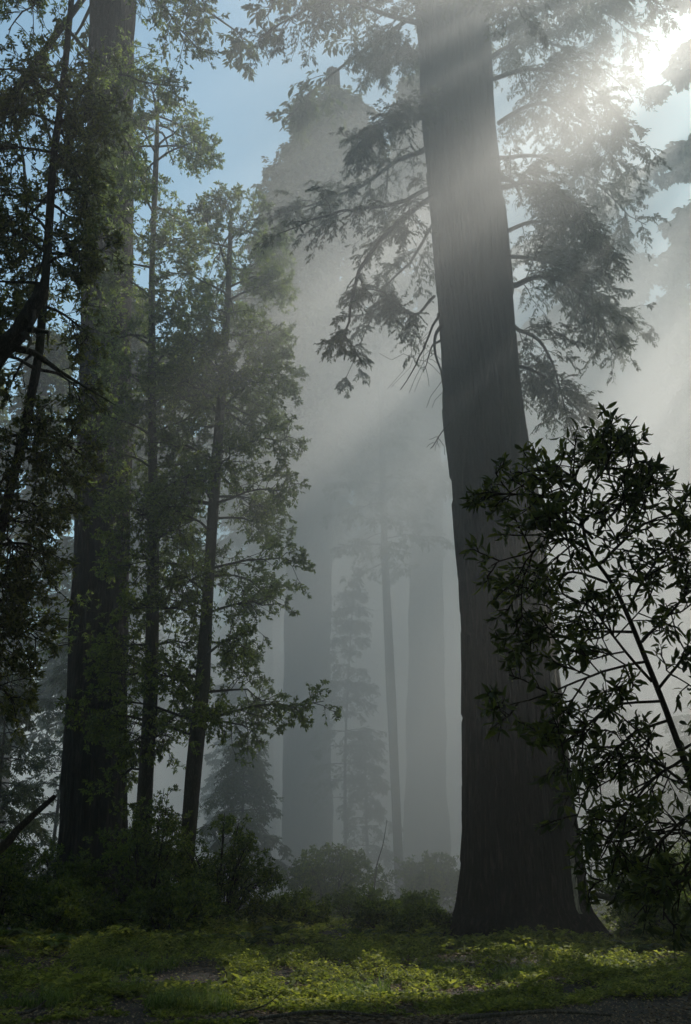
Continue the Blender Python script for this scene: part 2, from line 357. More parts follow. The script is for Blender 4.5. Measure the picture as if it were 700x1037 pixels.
# high crown above the frame: limbs all round the trunk
def crown_limbs(line, rr, z0, z1, n, L0, L1, droop=.25, up=.05, seed=0, K=6):
    r = np.random.default_rng(seed); P = []; 
    zz = np.sort(r.uniform(z0, z1, n)); az = np.cumsum(r.uniform(1.9, 2.9, n))
    for z, a in zip(zz, az):
        f = (z-z0)/(z1-z0); L = (L0*(1-f) + L1*f)*r.uniform(.7, 1.15)
        s = on_trunk(line, rr, z, a); d = np.array([cos(a), sin(a), up + r.uniform(-.1, .15)])
        q = np.linspace(0, 1, K)[:, None]; p = s + d*L*q; p[:, 2] -= droop*L*q[:, 0]**2
        p += r.normal(size=p.shape)*.04*L*q; P.append(p)
    return np.array(P)
def add_crown(parent, P, kind, mat, base, r0=.1, lp=None, wood=None, name='crown'):
    f = needle_foliage if kind == 'needle' else broad_foliage
    A, B, lf = f(P, **(lp or {}))
    R = np.linspace(r0, r0*.2, P.shape[1])[None].repeat(len(P), 0)
    ra = np.linspace(r0*.22, .008, A.shape[1])[None].repeat(len(A), 0)
    c = mesh(name, *lf, mat, parent, origin=base)
    mesh('limbs', *join(tubes(P, R, 6), tubes(A, ra, 3)), wood or M_TWIG, c, origin=base, smooth=True)
    return c
add_crown(hero, crown_limbs(hl, hr, 31, 60, 46, 7, 2.5, seed=5), 'needle', M_NEEDLE, base, lp=dict(n1=12, L1=1.8, n2=7, L2=.7, nl=7, size=.32, width=.35))

# ---- the redwood at left
LY = 33.0
V, F, base, line, rr = trunk_from_pixels([(930, 44, 142), (905, 52, 133), (880, 57, 129), (830, 62, 128), (760, 67, 128), (700, 70, 128), (600, 75, 129), (500, 79, 130), (340, 82, 132), (200, 87, 134), (0, 93, 136)],
    LY, seg=220, nrow=340, ridge=.06, butt=.06, seed=8, top=66)
lred = thing('redwood_tree', 'dark straight redwood at the left edge with leafy tufts on its trunk', 'redwood tree', base, 'redwood trees')
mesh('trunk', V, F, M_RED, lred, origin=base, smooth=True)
for k, (px, py, n) in enumerate(((112, 200, 16), (105, 250, 12), (120, 290, 14), (96, 320, 8), (92, 450, 11), (103, 480, 10), (95, 500, 8), (78, 610, 8), (84, 640, 6), (128, 60, 12), (96, 90, 12), (116, 130, 10))):
    s = at(px, py, LY-1.3); P = []
    for _ in range(n):
        d = rng.normal(size=3)*[1, .4, .6]; d[1] = -abs(d[1])-.3; q = np.linspace(0, 1, 4)[:, None]
        p = s + rng.normal(size=3)*[.3, .05, .5] + nrm(d)*q*rng.uniform(.7, 1.6); p[:, 2] -= .4*q[:, 0]**2; P.append(p)
    P = np.array(P); B, _ = grow(P, 5, .45, t0=.2, K=3)
    w = mesh('shoot', *tubes(P, np.linspace(.02, .005, 4)[None].repeat(len(P), 0), 4), M_TWIG, lred, origin=base)
    mesh('foliage', *leaves(B, 9, .13, .45), M_LEAF, w, origin=base)
for pts in ([(136, 130, 37), (150, 122, 36.6), (165, 112, 36.3), (178, 102, 36)], [(136, 128, 37), (155, 132, 36.5), (168, 138, 36), (174, 168, 35.8)], [(136, 122, 37), (158, 118, 36.5), (190, 128, 36)]):
    P, R = limb_px(pts, .09, .02, 7); add_bough(lred, P, R, None, None, M_TWIG, base, name='dead_branch', bare=True)
add_crown(lred, crown_limbs(line, rr, 38, 64, 40, 6.5, 2.5, seed=6), 'needle', M_NEEDLE, base, lp=dict(n1=12, L1=1.8, n2=7, L2=.7, nl=7, size=.34, width=.35))

# ---- hazy redwoods behind
def far_redwood(rows, Y, label, seed, top=None, z0=None, z1=None, n=60, L0=6, L1=2, lp=None, seg=90):
    V, F, base, line, rr = trunk_from_pixels(rows, Y, seg=seg, nrow=120, ridge=.09, butt=.05, seed=seed, top=top)
    t = thing('redwood_tree', label, 'redwood tree', base, 'redwood trees')
    mesh('trunk', V, F, M_RED, t, origin=base, smooth=True)
    if z0: add_crown(t, crown_limbs(line, rr, z0, z1, n, L0, L1, droop=.35, up=.0, seed=seed), 'needle', M_NEEDLE, base, r0=.12,
                     lp=lp or dict(n1=14, L1=1.9, n2=7, L2=.75, nl=6, size=.4, width=.38))
    return t
far_redwood([(912, 283, 340), (880, 286, 336), (700, 287, 334), (570, 291, 336), (400, 297, 337), (250, 308, 345), (120, 327, 345), (72, 331, 343)], 62,
            'hazy redwood whose snapped top stands above its crown against the blue sky', 11, z0=25, z1=57, n=170, L0=8.5, L1=1.8, lp=dict(n1=18, L1=2.2, n2=8, L2=.85, nl=8, size=.42, width=.4))
far_redwood([(914, 402, 468), (895, 407, 458), (800, 411, 452), (600, 415, 448), (400, 420, 446), (200, 428, 444)], 66,
            'hazy redwood in the mist left of the great trunk', 12, top=66, z0=30, z1=64, n=120, L0=7, L1=2)
far_redwood([(905, 261, 279), (700, 262, 276), (500, 262, 274), (300, 264, 273)], 78, 'slim dim trunk in the mist between the leaning hardwood and the hazy redwood', 13, top=50, z0=24, z1=50, n=60, L0=4.5, L1=1.5, seg=40)
RP = dict(n1=15, L1=2.1, n2=8, L2=.8, nl=9, size=.34, width=.38)
far_redwood([(908, 596, 622), (700, 596, 622), (400, 600, 620), (200, 604, 619)], 78, 'misty redwood behind the great redwood, its crown glowing right of the trunk', 14, top=56, z0=17, z1=55, n=110, L0=6.5, L1=2, lp=RP, seg=50)
far_redwood([(905, 700, 740), (700, 702, 736), (400, 702, 728), (200, 700, 722)], 84, 'misty redwood at the right edge of the picture', 15, top=62, z0=16, z1=60, n=110, L0=7, L1=2, lp=RP, seg=50)
# ---- slender pole tree
def pole_tree(rows, Y, label, seed, top, limbs, lp, kind='needle', mat=None, group='slender trees under the redwoods', name='young_tree', cat='young tree', bark=None):
    V, F, base, line, rr = trunk_from_pixels(rows, Y, seg=28, nrow=110, ridge=.008, butt=.05, seed=seed, top=top)
    t = thing(name, label, cat, base, group)
    mesh('trunk', V, F, bark or M_BARK, t, origin=base, smooth=True)
    return t, base, line, rr
t, base, line, rr = pole_tree([(914, 401, 411), (800, 396, 405), (700, 391, 401), (560, 386, 393), (400, 384, 389)], 52, 'slender bare pole tree in front of the hazy redwood in the mist', 21, 34, None, None)
add_crown(t, crown_limbs(line, rr, 17, 33, 40, 3.2, 1, seed=9), 'needle', M_NEEDLE, base, r0=.04, lp=dict(n1=9, L1=1.1, n2=6, L2=.5, nl=6, size=.26, width=.4))

# ---- hardwoods left of the middle
HP = dict(n1=11, L1=1.25, n2=7, L2=.6, nl=15, size=.12, width=.45, t0=.25, up=.12, droop=.2, flat=.55, end=.4)
def hardwood(rows, Y, label, seed, top, z0, z1, n, L0, L1, lp=HP, curveup=.1, seg=28, azs=None, name='tanoak_tree', cat='tanoak tree', mat=None):
    t, base, line, rr = pole_tree(rows, Y, label, seed, top, None, None, name=name, cat=cat, group='hardwood trees under the redwoods')
    P = crown_limbs(line, rr, z0, z1, n, L0, L1, droop=.3, up=.28, seed=seed)
    for p in P:
        R = np.linspace(.045, .012, len(p))[None]
        add_bough(t, p[None], R, 'broad', mat or M_LEAF, M_BARK, base, lp=lp)
    return t
hardwood([(935, 176, 192), (860, 182, 197), (780, 188, 204), (700, 197, 212), (600, 205, 216), (480, 213, 224), (380, 222, 230), (300, 228, 234), (225, 232, 236)], 30,
         'leaning tanoak with layered foliage, the right one of the two thin trunks', 31, 24, 5.0, 23, 66, 3.0, 2.3, lp=dict(HP, n1=14))
hardwood([(935, 130, 150), (860, 136, 153), (780, 141, 156), (700, 146, 160), (560, 150, 161), (400, 150, 158), (280, 151, 157), (150, 156, 161)], 30.5,
         'thin upright tanoak standing close beside the dark left redwood', 32, 29.5, 4.0, 28.5, 54, 1.5, 2.0, lp=dict(HP, n1=10))
# bay tree close by at the left edge: bowed stem and big leaves
BP = dict(n1=11, L1=1.05, n2=6, L2=.5, nl=13, size=.115, width=.40, t0=.2, up=.0, droop=.3, flat=.3, end=.5)
t, base, line, rr = pole_tree([(1010, -75, -45), (800, -62, -34), (640, -30, -14), (520, 0, 9), (440, 20, 29), (360, 36, 44), (260, 44, 52), (170, 50, 57), (80, 62, 68), (0, 70, 75)], 19,
                     'bowed thin bay tree whose leafy branches fill the left edge', 41, 26, None, None, name='bay_tree', cat='bay tree', group='hardwood trees under the redwoods')
P = crown_limbs(line, rr, 3.0, 19.5, 66, 2.0, 1.9, droop=.45, up=.1, seed=44)
for p in P:
    if p[-1, 0] > p[0, 0]: p[:] = p[0] + (p-p[0])*.55
    add_bough(t, p[None], np.linspace(.04, .01, len(p))[None], 'broad', M_BAYTREE, M_BARK, base, lp=BP)
P, R = limb_px([(-60, 420, 17), (-20, 385, 16.6), (10, 345, 16.2), (30, 318, 16), (44, 292, 15.8)], .24, .13, 9); add_bough(t, P, R, None, None, M_BARK, base, name='broken_limb', bare=True)

# overhanging boughs at the top left of the left redwood
t, base, line, rr = pole_tree([(1010, -240, -215), (700, -225, -200), (400, -150, -135), (200, -60, -50), (80, 20, 28), (-40, 110, 116)], 24,
                     'arching hardwood whose boughs hang over the top of the dark left redwood', 42, 33, None, None, name='tanoak_tree', cat='tanoak tree', group='hardwood trees under the redwoods')
tops = [[(100, -20, 24), (140, -10, 24), (175, 20, 24), (205, 55, 24)], [(105, -40, 24), (150, -45, 23.5), (190, -20, 23), (215, 10, 23)], [(60, 20, 24), (100, 60, 24.4), (140, 80, 24.8), (190, 90, 25)],
        [(40, 60, 24), (80, 110, 24.4), (125, 140, 24.8), (150, 190, 25)], [(30, 70, 24), (60, 160, 25), (100, 200, 25.5), (150, 240, 26)], [(10, 90, 24), (20, 150, 23), (30, 230, 22.5), (10, 300, 22)],
        [(60, 20, 24), (40, 60, 23), (15, 100, 22), (-10, 170, 21.5)], [(80, 0, 24), (70, -30, 23), (40, 0, 22), (10, 30, 21)]]
for pts in tops:
    P, R = limb_px(pts, .06, .015); add_bough(t, P, R, 'broad', M_LEAF, M_BARK, base, lp=dict(BP, n1=26, L1=1.3))

# ------------------------------------------------------------------ laurel sapling close by at the right
SP = dict(n1=12, L1=.48, n2=4, L2=.2, nl=7, size=.098, width=.27, svar=.5, t0=.15, up=.15, droop=.1, shape=LANCE, flat=.25, end=.5)
sy = 8.0
b0 = at(790, 1100, sy); b0[2] = float(gz(b0[0], sy))
sap = thing('laurel_sapling', 'dark laurel sapling with pointed leaves in front of the great redwood', 'sapling', b0)
stem = curve([b0 - [0, 0, .1], at(745, 1000, sy), at(712, 830, sy), at(682, 740, sy), at(655, 670, sy), at(625, 600, sy), at(596, 555, sy), at(590, 515, sy), at(600, 475, sy)], 40)
mesh('trunk', *tubes(stem[None], np.linspace(.036, .006, 40)[None], 10), M_TWIG, sap, origin=b0, smooth=True)
sap_limbs = [
    [(600, 560, 8), (570, 545, 7.8), (535, 560, 7.6), (496, 572, 7.5)], [(615, 590, 8), (580, 580, 8.2), (550, 590, 8.3), (520, 605, 8.4)],
    [(592, 530, 8), (560, 505, 8), (530, 500, 8), (508, 500, 8)], [(596, 500, 8), (575, 480, 7.8), (560, 475, 7.7), (545, 490, 7.6)],
    [(600, 490, 8), (612, 475, 8), (618, 460, 8), (622, 450, 8)], [(604, 520, 8), (622, 500, 8.2), (634, 480, 8.3), (640, 462, 8.4)],
    [(610, 570, 8), (640, 540, 7.8), (665, 525, 7.7), (692, 520, 7.6)], [(605, 540, 8), (630, 510, 8.2), (645, 500, 8.4), (655, 495, 8.6)],
    [(640, 640, 8), (600, 640, 8.2), (560, 645, 8.3), (525, 640, 8.4)], [(655, 670, 8), (610, 680, 7.7), (560, 700, 7.5), (510, 715, 7.4)],
    [(670, 710, 8), (620, 715, 7.8), (590, 740, 7.6), (560, 760, 7.4)], [(675, 730, 8), (640, 745, 8.3), (600, 790, 8.5), (580, 840, 8.6)],
    [(650, 650, 8), (680, 620, 8.2), (700, 600, 8.3), (720, 590, 8.4)], [(665, 700, 8), (690, 670, 7.7), (710, 650, 7.6), (730, 640, 7.5)],
    [(690, 770, 8), (660, 790, 7.8), (630, 830, 7.6), (610, 870, 7.5)], [(705, 820, 8), (670, 850, 8.2), (640, 880, 8.4), (600, 895, 8.5)],
    [(715, 840, 8), (700, 870, 7.8), (680, 900, 7.7), (670, 930, 7.6)], [(690, 760, 8), (720, 740, 8), (740, 720, 8), (760, 700, 8)],
    [(635, 620, 8), (650, 590, 8.1), (660, 575, 8.2), (668, 560, 8.3)], [(700, 800, 8), (660, 770, 8.3), (620, 770, 8.6), (590, 780, 8.8)],
    [(730, 900, 8), (700, 860, 7.6), (720, 800, 7.4), (740, 780, 7.3)], [(660, 690, 8), (625, 650, 7.8), (600, 615, 7.6), (585, 610, 7.4)],
    [(600, 545, 8), (585, 530, 7.7), (570, 530, 7.5), (556, 540, 7.3)], [(720, 860, 8), (690, 840, 8.4), (650, 850, 8.6), (620, 850, 8.8)],
]
for pts in sap_limbs:
    P, R = limb_px(pts, .013, .005, 7); add_bough(sap, P, R, 'broad', M_BAY, M_TWIG, b0, lp=SP, seg=6)

# ------------------------------------------------------------------ understorey
def bush(x, y, w, h, label, n=26, size=.08, mat=None, lp=None, group='bushes on the forest floor', name='bush'):
    b = np.array([x, y, float(gz(x, y))]); t = thing(name, label, 'bush', b, group)
    P = []
    for k in range(n):
        a = rng.uniform(0, 2*pi); r_ = w*rng.uniform(.1, 1)**.7; hh = h*rng.uniform(.6, 1.1)*(1-.45*(r_/w)**2)
        s = b + np.array([cos(a)*w*.15, sin(a)*w*.15, -.05]); e = b + np.array([cos(a)*r_, sin(a)*r_, hh])
        m_ = (s+e)/2 + np.array([0, 0, h*.15]); P.append(curve([s, m_, e], 7))
    P = np.array(P)
    A, B, lf = broad_foliage(P, **(lp or dict(n1=9, L1=.55*w**.5, n2=6, L2=.35, nl=10, size=size, width=.5, t0=.0, up=.2, droop=.15, flat=.5)))
    mesh('stems', *join(tubes(P, np.linspace(.02, .008, 7)[None].repeat(len(P), 0), 5), tubes(A, np.linspace(.007, .003, 4)[None].repeat(len(A), 0), 3)), M_TWIG, t, origin=b)
    mesh('foliage', *lf, mat or M_BUSH, t, origin=b)
    return t
bush(-5.4, 29, 1.8, 3.7, 'tall sunlit bush at the foot of the leaning tanoak', 40)
bush(-3.4, 28.5, 1.6, 3.0, 'rounded bush just left of the hazy redwood base', 36)
bush(-7.6, 28, 1.6, 1.9, 'dark bush in front of the left redwood base', 34)
bush(-4.2, 25.5, 1.3, 1.2, 'low dark bush in front of the rounded bush', 26)
bush(-6.4, 25, 1.3, 1.1, 'low dark bush below the tall sunlit bush', 26)
bush(-9.4, 24, 2.0, 3.4, 'big dark bush at the left edge of the picture', 46)
bush(-11.2, 28, 2.0, 3.0, 'dark bush behind the leftmost undergrowth', 40)
bush(2.2, 33, 1.2, .9, 'low hazy bush in the mist left of the great trunk', 22)
bush(.4, 34, 1.2, 1.0, 'low hazy bush in front of the hazy redwood base', 22)
bush(1.9, 27.5, .7, .55, 'small bush at the left foot of the great redwood', 18)
bush(9.0, 29, 1.9, 1.5, 'bright green sunlit bush behind the fallen branch at right', 36)
bush(11.0, 32, 2.2, 2.6, 'tall bush at the right edge behind the laurel sapling', 40)
bush(7.2, 24.0, 1.1, .9, 'dark bush at the right foot of the great redwood', 24)
bush(8.3, 22, 1.3, .9, 'low dark bush at the bottom right corner', 24)
# small hazy conifers and hardwoods further back, between the trunks
def small_tree(px, Y, H, label, seed, kind='needle', L=1.8, n=60, z0=1.0):
    b = at(px, 880, Y); b[2] = float(gz(b[0], Y)); t = thing('young_tree', label, 'young tree', b, 'young trees in the mist')
    r = np.random.default_rng(seed); line = curve([b-[0, 0, .1], b+[r.uniform(-.3, .3), 0, H*.5], b+[r.uniform(-.5, .5), 0, H]], 20)
    rr = np.linspace(.11, .02, 20)
    mesh('trunk', *tubes(line[None], rr[None], 8), M_BARK, t, origin=b, smooth=True)
    add_crown(t, crown_limbs(line, rr, b[2]+z0, b[2]+H, n, L, .5, droop=.3, up=.1, seed=seed), kind, M_NEEDLE if kind == 'needle' else M_LEAF, b, r0=.03,
              lp=dict(n1=9, L1=.8, n2=5, L2=.4, nl=8, size=.15, width=.4, droop=.5) if kind == 'needle' else dict(HP, n1=7, size=.2))
small_tree(350, 57, 17, 'misty young conifer just right of the hazy redwood', 1, z0=5, L=2.6)
small_tree(374, 58, 9, 'short misty conifer in the gap between the hazy redwoods', 2, L=2.0, n=44, z0=1.2)
small_tree(250, 46, 7, 'misty young tree left of the hazy redwood', 3, L=2.2)
small_tree(225, 60, 12, 'misty young tree behind the leaning tanoak', 4, L=2.4)
small_tree(50, 50, 13, 'misty young tree behind the dark left redwood', 5, L=3)
small_tree(-10, 40, 9, 'misty young tree at the left edge', 6, L=2.6)
small_tree(640, 50, 9, 'misty young tree behind the laurel sapling', 7, L=2.6)
small_tree(700, 44, 8, 'misty young tree at the right edge', 8, L=2.6)
# leaning bare sapling
b = at(378, 910, 40); b[2] = float(gz(b[0], 40)); t = thing('bare_sapling', 'thin bare leaning sapling in the mist', 'sapling', b)
P, R = bough([b-[0, 0, .05], at(381, 880, 40), at(388, 855, 40), at(392, 830, 40)], .035, .012); mesh('stem', *tubes(P, R, 6), M_BARK, t, origin=b, smooth=True)

# ------------------------------------------------------------------ distant forest
def proto(name, label, H, r, z0, L0, n, seed, x, y, lp=None):
    line = np.stack([np.linspace(0, .4, 40), np.zeros(40), np.linspace(-.5, H, 40)], -1); rr = np.linspace(r, r*.12, 40)*(1+.5*np.exp(-np.linspace(0, H, 40)/2.))
    t = thing(name, label, 'redwood tree', (0, 0, 0), 'trees far off in the mist')
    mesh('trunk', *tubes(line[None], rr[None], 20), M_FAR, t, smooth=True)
    add_crown(t, crown_limbs(line, rr, z0, H-.5, n, L0, .8, droop=.35, up=0, seed=seed), 'needle', M_NEEDLE, np.zeros(3), r0=.1, lp=lp or dict(n1=10, L1=1.9, n2=6, L2=.9, nl=5, size=.55, width=.42))
    t.location = (x, y, float(gz(x, y)))
    return t
def copy_tree(o, parent=None):
    c = o.copy(); COL.objects.link(c)
    if parent is not None: c.parent = parent
    for ch in list(o.children): copy_tree(ch, c)
    return c
def place(p, x, y, rz, s, label, group=None):
    t = copy_tree(p); t.location = (x, y, float(gz(x, y))); t.rotation_euler = (0, 0, rz); t.scale = (s, s, s); t['label'] = label
    if group: t['group'] = group
    return t
pA = proto('redwood_tree', 'far misty redwood', 52, 1.3, 16, 6.5, 85, 101, -30, 88)
pB = proto('redwood_tree', 'far misty redwood', 44, .9, 9, 5.5, 85, 102, 30, 84)
far = [(pB, -19, 74, 1.1, 30), (pA, -7, 92, 1.0, 215), (pB, -34, 70, 1.0, 0), (pA, 16, 96, 1.05, 0), (pB, 24, 66, .95, 0), (pA, 37, 92, 1.1, 0), (pB, 5, 110, 1.1, 0), (pA, -22, 112, 1.2, 0), (pB, -44, 100, 1.2, 0),
       (pB, 46, 112, 1.2, 0), (pA, 27, 124, 1.2, 0), (pA, -52, 128, 1.3, 0), (pB, -8, 134, 1.2, 0), (pA, 58, 130, 1.3, 0), (pB, 12, 140, 1.3, 0), (pA, -36, 146, 1.3, 0), (pB, 38, 150, 1.3, 0), (pA, -2, 160, 1.3, 0)]
for i, (p, x, y, s, _) in enumerate(far):
    place(p, x, y, i*1.7, s, 'misty redwood of the distant forest, dim behind the nearer trunks')
pA['label'] = pB['label'] = 'misty redwood of the distant forest, dim behind the nearer trunks'
# unseen redwoods added right of the view to block the sun
dn = dict(n1=12, L1=2.1, n2=7, L2=1.0, nl=6, size=.95, width=.5)
pC = proto('redwood_tree', 'x', 40, .9, 8, 5.5, 120, 103, 33, 8, lp=dn)
pD = proto('redwood_tree', 'x', 62, 1.3, 14, 7.0, 170, 104, 50, 22, lp=dn)
for p_ in (pC, pD): p_['label'] = 'unseen dense redwood added right of the view to block the sun'; p_['group'] = 'unseen redwoods blocking the sun'
# redwoods added to shape the sunbeams: their banded sideways boughs shadow the mist
def layered(H, x, y, bands, L, seed, label, side=SUN_AZ+pi/2):
    r = np.random.default_rng(seed); base = np.array([x, y, float(gz(x, y))])
    line = base + np.stack([np.linspace(0, .4, 40), np.zeros(40), np.linspace(-.5, H, 40)], -1); rr = np.linspace(1.2, .2, 40)
    t = thing('redwood_tree', label, 'redwood tree', base, 'redwoods shaped to cut sunbeams')
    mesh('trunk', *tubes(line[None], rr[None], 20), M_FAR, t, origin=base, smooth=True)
    P = []
    for za, zb in bands:
        for z in np.arange(za, zb+.5, .95):
            for k in (0, 1):
                az = pi/2-side + k*pi + r.uniform(-.22, .22); l = L*r.uniform(.75, 1.15); q = np.linspace(0, 1, 6)[:, None]
                p = base + [.2, 0, z] + np.array([cos(az), sin(az), .06])*l*q; p[:, 2] -= .09*l*q[:, 0]**2; P.append(p)
    add_crown(t, np.array(P), 'needle', M_NEEDLE, base, r0=.14, lp=dict(n1=44, L1=1.1, n2=9, L2=.6, nl=19, size=.36, width=.48, droop=.25, t0=.03))
layered(52, 24, 41, [(27, 28), (34.2, 34.4), (41.2, 41.9), (45.9, 46.7), (50.9, 51.1)], 8.0, 1, 'redwood added nearest the clearing, its banded boughs cutting sunbeams')
layered(54, 28.5, 58, [(31, 32), (46.6, 47.2), (53, 53.2)], 8.0, 2, 'redwood added at the right edge, its banded boughs cutting sunbeams in the mist')
layered(64, 19.5, 67, [(27, 28), (34, 34.2), (42.6, 43.6), (50.8, 51.8)], 8.5, 3, 'redwood in the mist behind the great redwood, boughs banded to cut sunbeams')
sun_blockers = [(pC, 19, 20, 1.0), (pC, 21, 12, .95), (pC, 24, 29.3, .95), (pC, 26, 36, .60), (pD, 32, 56, .54), (pD, 36, 65, .58), (pD, 40, 76, .62), (pD, 45, 87, .70), (pC, 19, 2, .9), (pD, 34, 20, .9), (pD, 44, 28, 1.0)]
for i, (p, x, y, s) in enumerate(sun_blockers):
    place(p, x, y, i*2.3+.5, s, 'unseen redwood added right of the view to block the sun', 'unseen redwoods blocking the sun')
behind = [(pC, 2, -12, 1.0), (pC, -10, -9, .9), (pC, 12, -8, .95), (pC, -19, -1, 1.0), (pD, -2, -18, 1.0), (pC, -13, 17, .9), (pD, 12, -20, 1.0), (pA, -14, -8, 1.0), (pB, 6, -14, 1.1), (pA, -24, 12, 1.0), (pB, -22, 28, 1.1), (pA, 18, -10, 1.1), (pB, -8, -26, 1.1)]  # unseen redwoods added around the viewpoint to block sky light
for i, (p, x, y, s) in enumerate(behind):
    place(p, x, y, i*2.9+.9, s, 'unseen redwood around the viewpoint, added to block sky light', 'unseen redwoods blocking sky light')

# ------------------------------------------------------------------ ferns
def fern_parts(n=14, L=.9, seed=0):
    r = np.random.default_rng(seed); P = []
    for k in range(n):
        a = k*2.4 + r.uniform(-.3, .3); e = r.uniform(.9, 1.5); q = np.linspace(0, 1, 10)[:, None]; l = L*r.uniform(.75, 1.15)
        d = np.array([cos(a), sin(a), e]); d /= np.linalg.norm(d); p = d*l*q; p[:, 2] -= .55*l*q[:, 0]**2.2; P.append(p)
    P = np.array(P); m = 34
    idx = np.repeat(np.arange(n), m*2); t = np.tile(np.repeat(np.linspace(.1, .99, m), 2), n); sg = np.tile([1, -1], n*m)
    p, T = sample(P, idx, t); sd = nrm(np.cross(T, UP)+1e-6)*sg[:, None]; nn = np.cross(sd, T)*sg[:, None]
    size = L*.16*np.sin(np.clip(t*.95+.08, 0, 1)*pi)**.6
    return P, leaf_mesh(p, sd + T*.25, nn, size, .24)
def fern(x, y, s, label, seed):
    b = (x, y, float(gz(x, y))); t = thing('sword_fern', label, 'fern', b, 'sword ferns'); P, lf = fern_parts(L=.95*s, seed=seed)
    V, F = tubes(P, np.linspace(.006, .002, 10)[None].repeat(len(P), 0), 4)
    mesh('frond', *lf, M_FERN, t); mesh('stalk', V, F, M_TWIG, t)
fern(-5.9, 21.5, 1.1, 'sword fern below the dark left redwood', 1); fern(-7.2, 22.5, 1.2, 'sword fern left of the other ferns, near the left edge', 2)
fern(-4.6, 22.6, 1.0, 'small sword fern in front of the low dark bush', 3); fern(-3.1, 23.2, 1.0, 'sword fern in the shade left of the clearing', 4)
fern(1.7, 24.5, .9, 'sword fern left of the great redwood foot', 5); fern(5.8, 21.8, .9, 'sword fern in front of the right foot of the great redwood', 6)
fern(-1.6, 26.0, .9, 'sword fern in front of the hazy redwood', 7)

fern(-2.2, 24.6, .9, 'sword fern at the shaded back of the clearing, left of the hazy redwood', 8); fern(.3, 25.4, 1.0, 'sword fern at the back of the clearing, between the hazy redwoods', 9)
fern(-5.2, 23.8, 1.2, 'sword fern pressed against the low dark bush', 10); fern(7.3, 21.0, 1.0, 'sword fern under the fallen branch at right', 11)
fern(-8.2, 20.8, 1.1, 'sword fern nearest the left edge', 12)
bush(-1.6, 29.5, 1.2, 1.0, 'low bush just in front of the hazy redwood base', 24); bush(-8.9, 27, 1.5, 2.4, 'dark bush left of the left redwood base', 34)
bush(-.6, 40, 2.0, 2.4, 'tall hazy brush around the foot of the hazy redwood', 34, size=.11); bush(3.4, 44, 2.2, 2.2, 'tall hazy brush behind the bare leaning sapling', 34, size=.11)
bush(-7.2, 36, 2.2, 3.4, 'tall dim brush behind the leaning tanoak', 40, size=.1); bush(7.6, 26.5, 1.6, 1.9, 'dark brush against the right side of the great redwood foot', 34)
bush(1.0, 29.5, 1.0, .7, 'small low bush at the back of the clearing', 18)
# ------------------------------------------------------------------ ground cover
def field(n, y0, y1, seed):
    r = np.random.default_rng(seed); y = y0 + (y1-y0)*r.random(n)**1.5; x = (r.random(n)-.5)*2*(y*.37+1.5); return x, y
def herbs(n, y0, y1, seed, size):
    """little plants: a short stalk with a rosette of leaves, gathered in drifts with bare soil between"""
    r = np.random.default_rng(seed); x, y = field(n, y0, y1, seed)
    d = wav(x, y, 0, .7, seed+1)*.5 + wav(x, y, 0, 2.2, seed+2)*.45 + wav(x, y, 0, 6., seed+3)*.3
    edge = np.clip((y-11.8 + .7*wav(x, y, 0, 1.0, 9) + .3*wav(x, y, 0, 4., 19) - np.clip(x-.5, 0, 9)*.30)/1.8, 0, 1)
    foot = np.clip((np.hypot(x-4.9, y-27)-2.6)/1.5, .08, 1)
    k = (r.random(n) < np.clip(.45+1.1*d, .04, 1)*foot) & (r.random(n) < edge); x, y, d = x[k], y[k], d[k]
    h = (.05 + .30*np.clip(d+.3, 0, 1.3)**1.4)*np.clip((y-12)/4, .2, 1)
    M = len(x); m = 5; z = gz(x, y) + h*r.uniform(.25, 1, M)**.6
    c = np.repeat(np.stack([x, y, z], -1), m, 0); c[:, 2] += r.normal(size=M*m)*.02
    a = np.repeat(r.uniform(0, 6.28, M), m) + np.tile(np.arange(m)*2*pi/m, M) + r.normal(size=M*m)*.3
    dd = np.stack([np.cos(a), np.sin(a), r.uniform(-.5, .7, m*M)], -1); nn = nrm(UP + r.normal(size=(m*M, 3))*.5)
    return leaf_mesh(c, dd, nn, size*np.repeat(r.uniform(.5, 1.5, M)**1.3, m)*r.uniform(.7, 1.2, m*M), .5)
hb = mesh('ground_cover', *join(herbs(80000, 12.1, 25, 50, .050), herbs(34000, 22, 42, 60, .11), herbs(3000, 14, 26, 80, .09)), M_HERB)
hb['kind'] = 'stuff'; hb['label'] = 'low leafy green herbs covering the clearing floor'; hb['category'] = 'ground cover'
def blades(n, seed):
    r = np.random.default_rng(seed); x, y = field(n, 12.6, 27, seed); d = wav(x, y, 0, 1.1, seed)
    k = (r.random(n) < np.clip(1.3*d-.2, .02, 1)) & (y > 13.2 + np.clip(x, 0, 9)*.4); x, y = x[k], y[k]; m = 9   # tufts
    hh = np.repeat(r.uniform(.4, 1.2, len(x)), m); x = np.repeat(x, m); y = np.repeat(y, m); M = len(x); x = x+r.normal(size=M)*.035; y = y+r.normal(size=M)*.035
    b = np.stack([x, y, gz(x, y)], -1); a = r.uniform(0, 6.28, M); ln = r.uniform(.15, .38, M)*hh
    q = np.linspace(0, 1, 5)[None, :, None]; o = np.stack([np.cos(a), np.sin(a), np.zeros(M)], -1)
    C = b[:, None] + UP*ln[:, None, None]*q*(1-.35*q) + o[:, None]*(ln*r.uniform(.15, 1.0, M))[:, None, None]*q**2
    w = .005*(1-q**2)+.0004; sd = np.stack([-np.sin(a), np.cos(a), np.zeros(M)], -1)[:, None]
    V = np.stack([C-sd*w, C+sd*w], 2).reshape(-1, 3); i = np.arange(M)[:, None]*10; j = np.arange(4)[None]*2
    return V, np.stack([i+j, i+j+1, i+j+3, i+j+2], -1).reshape(-1, 4)
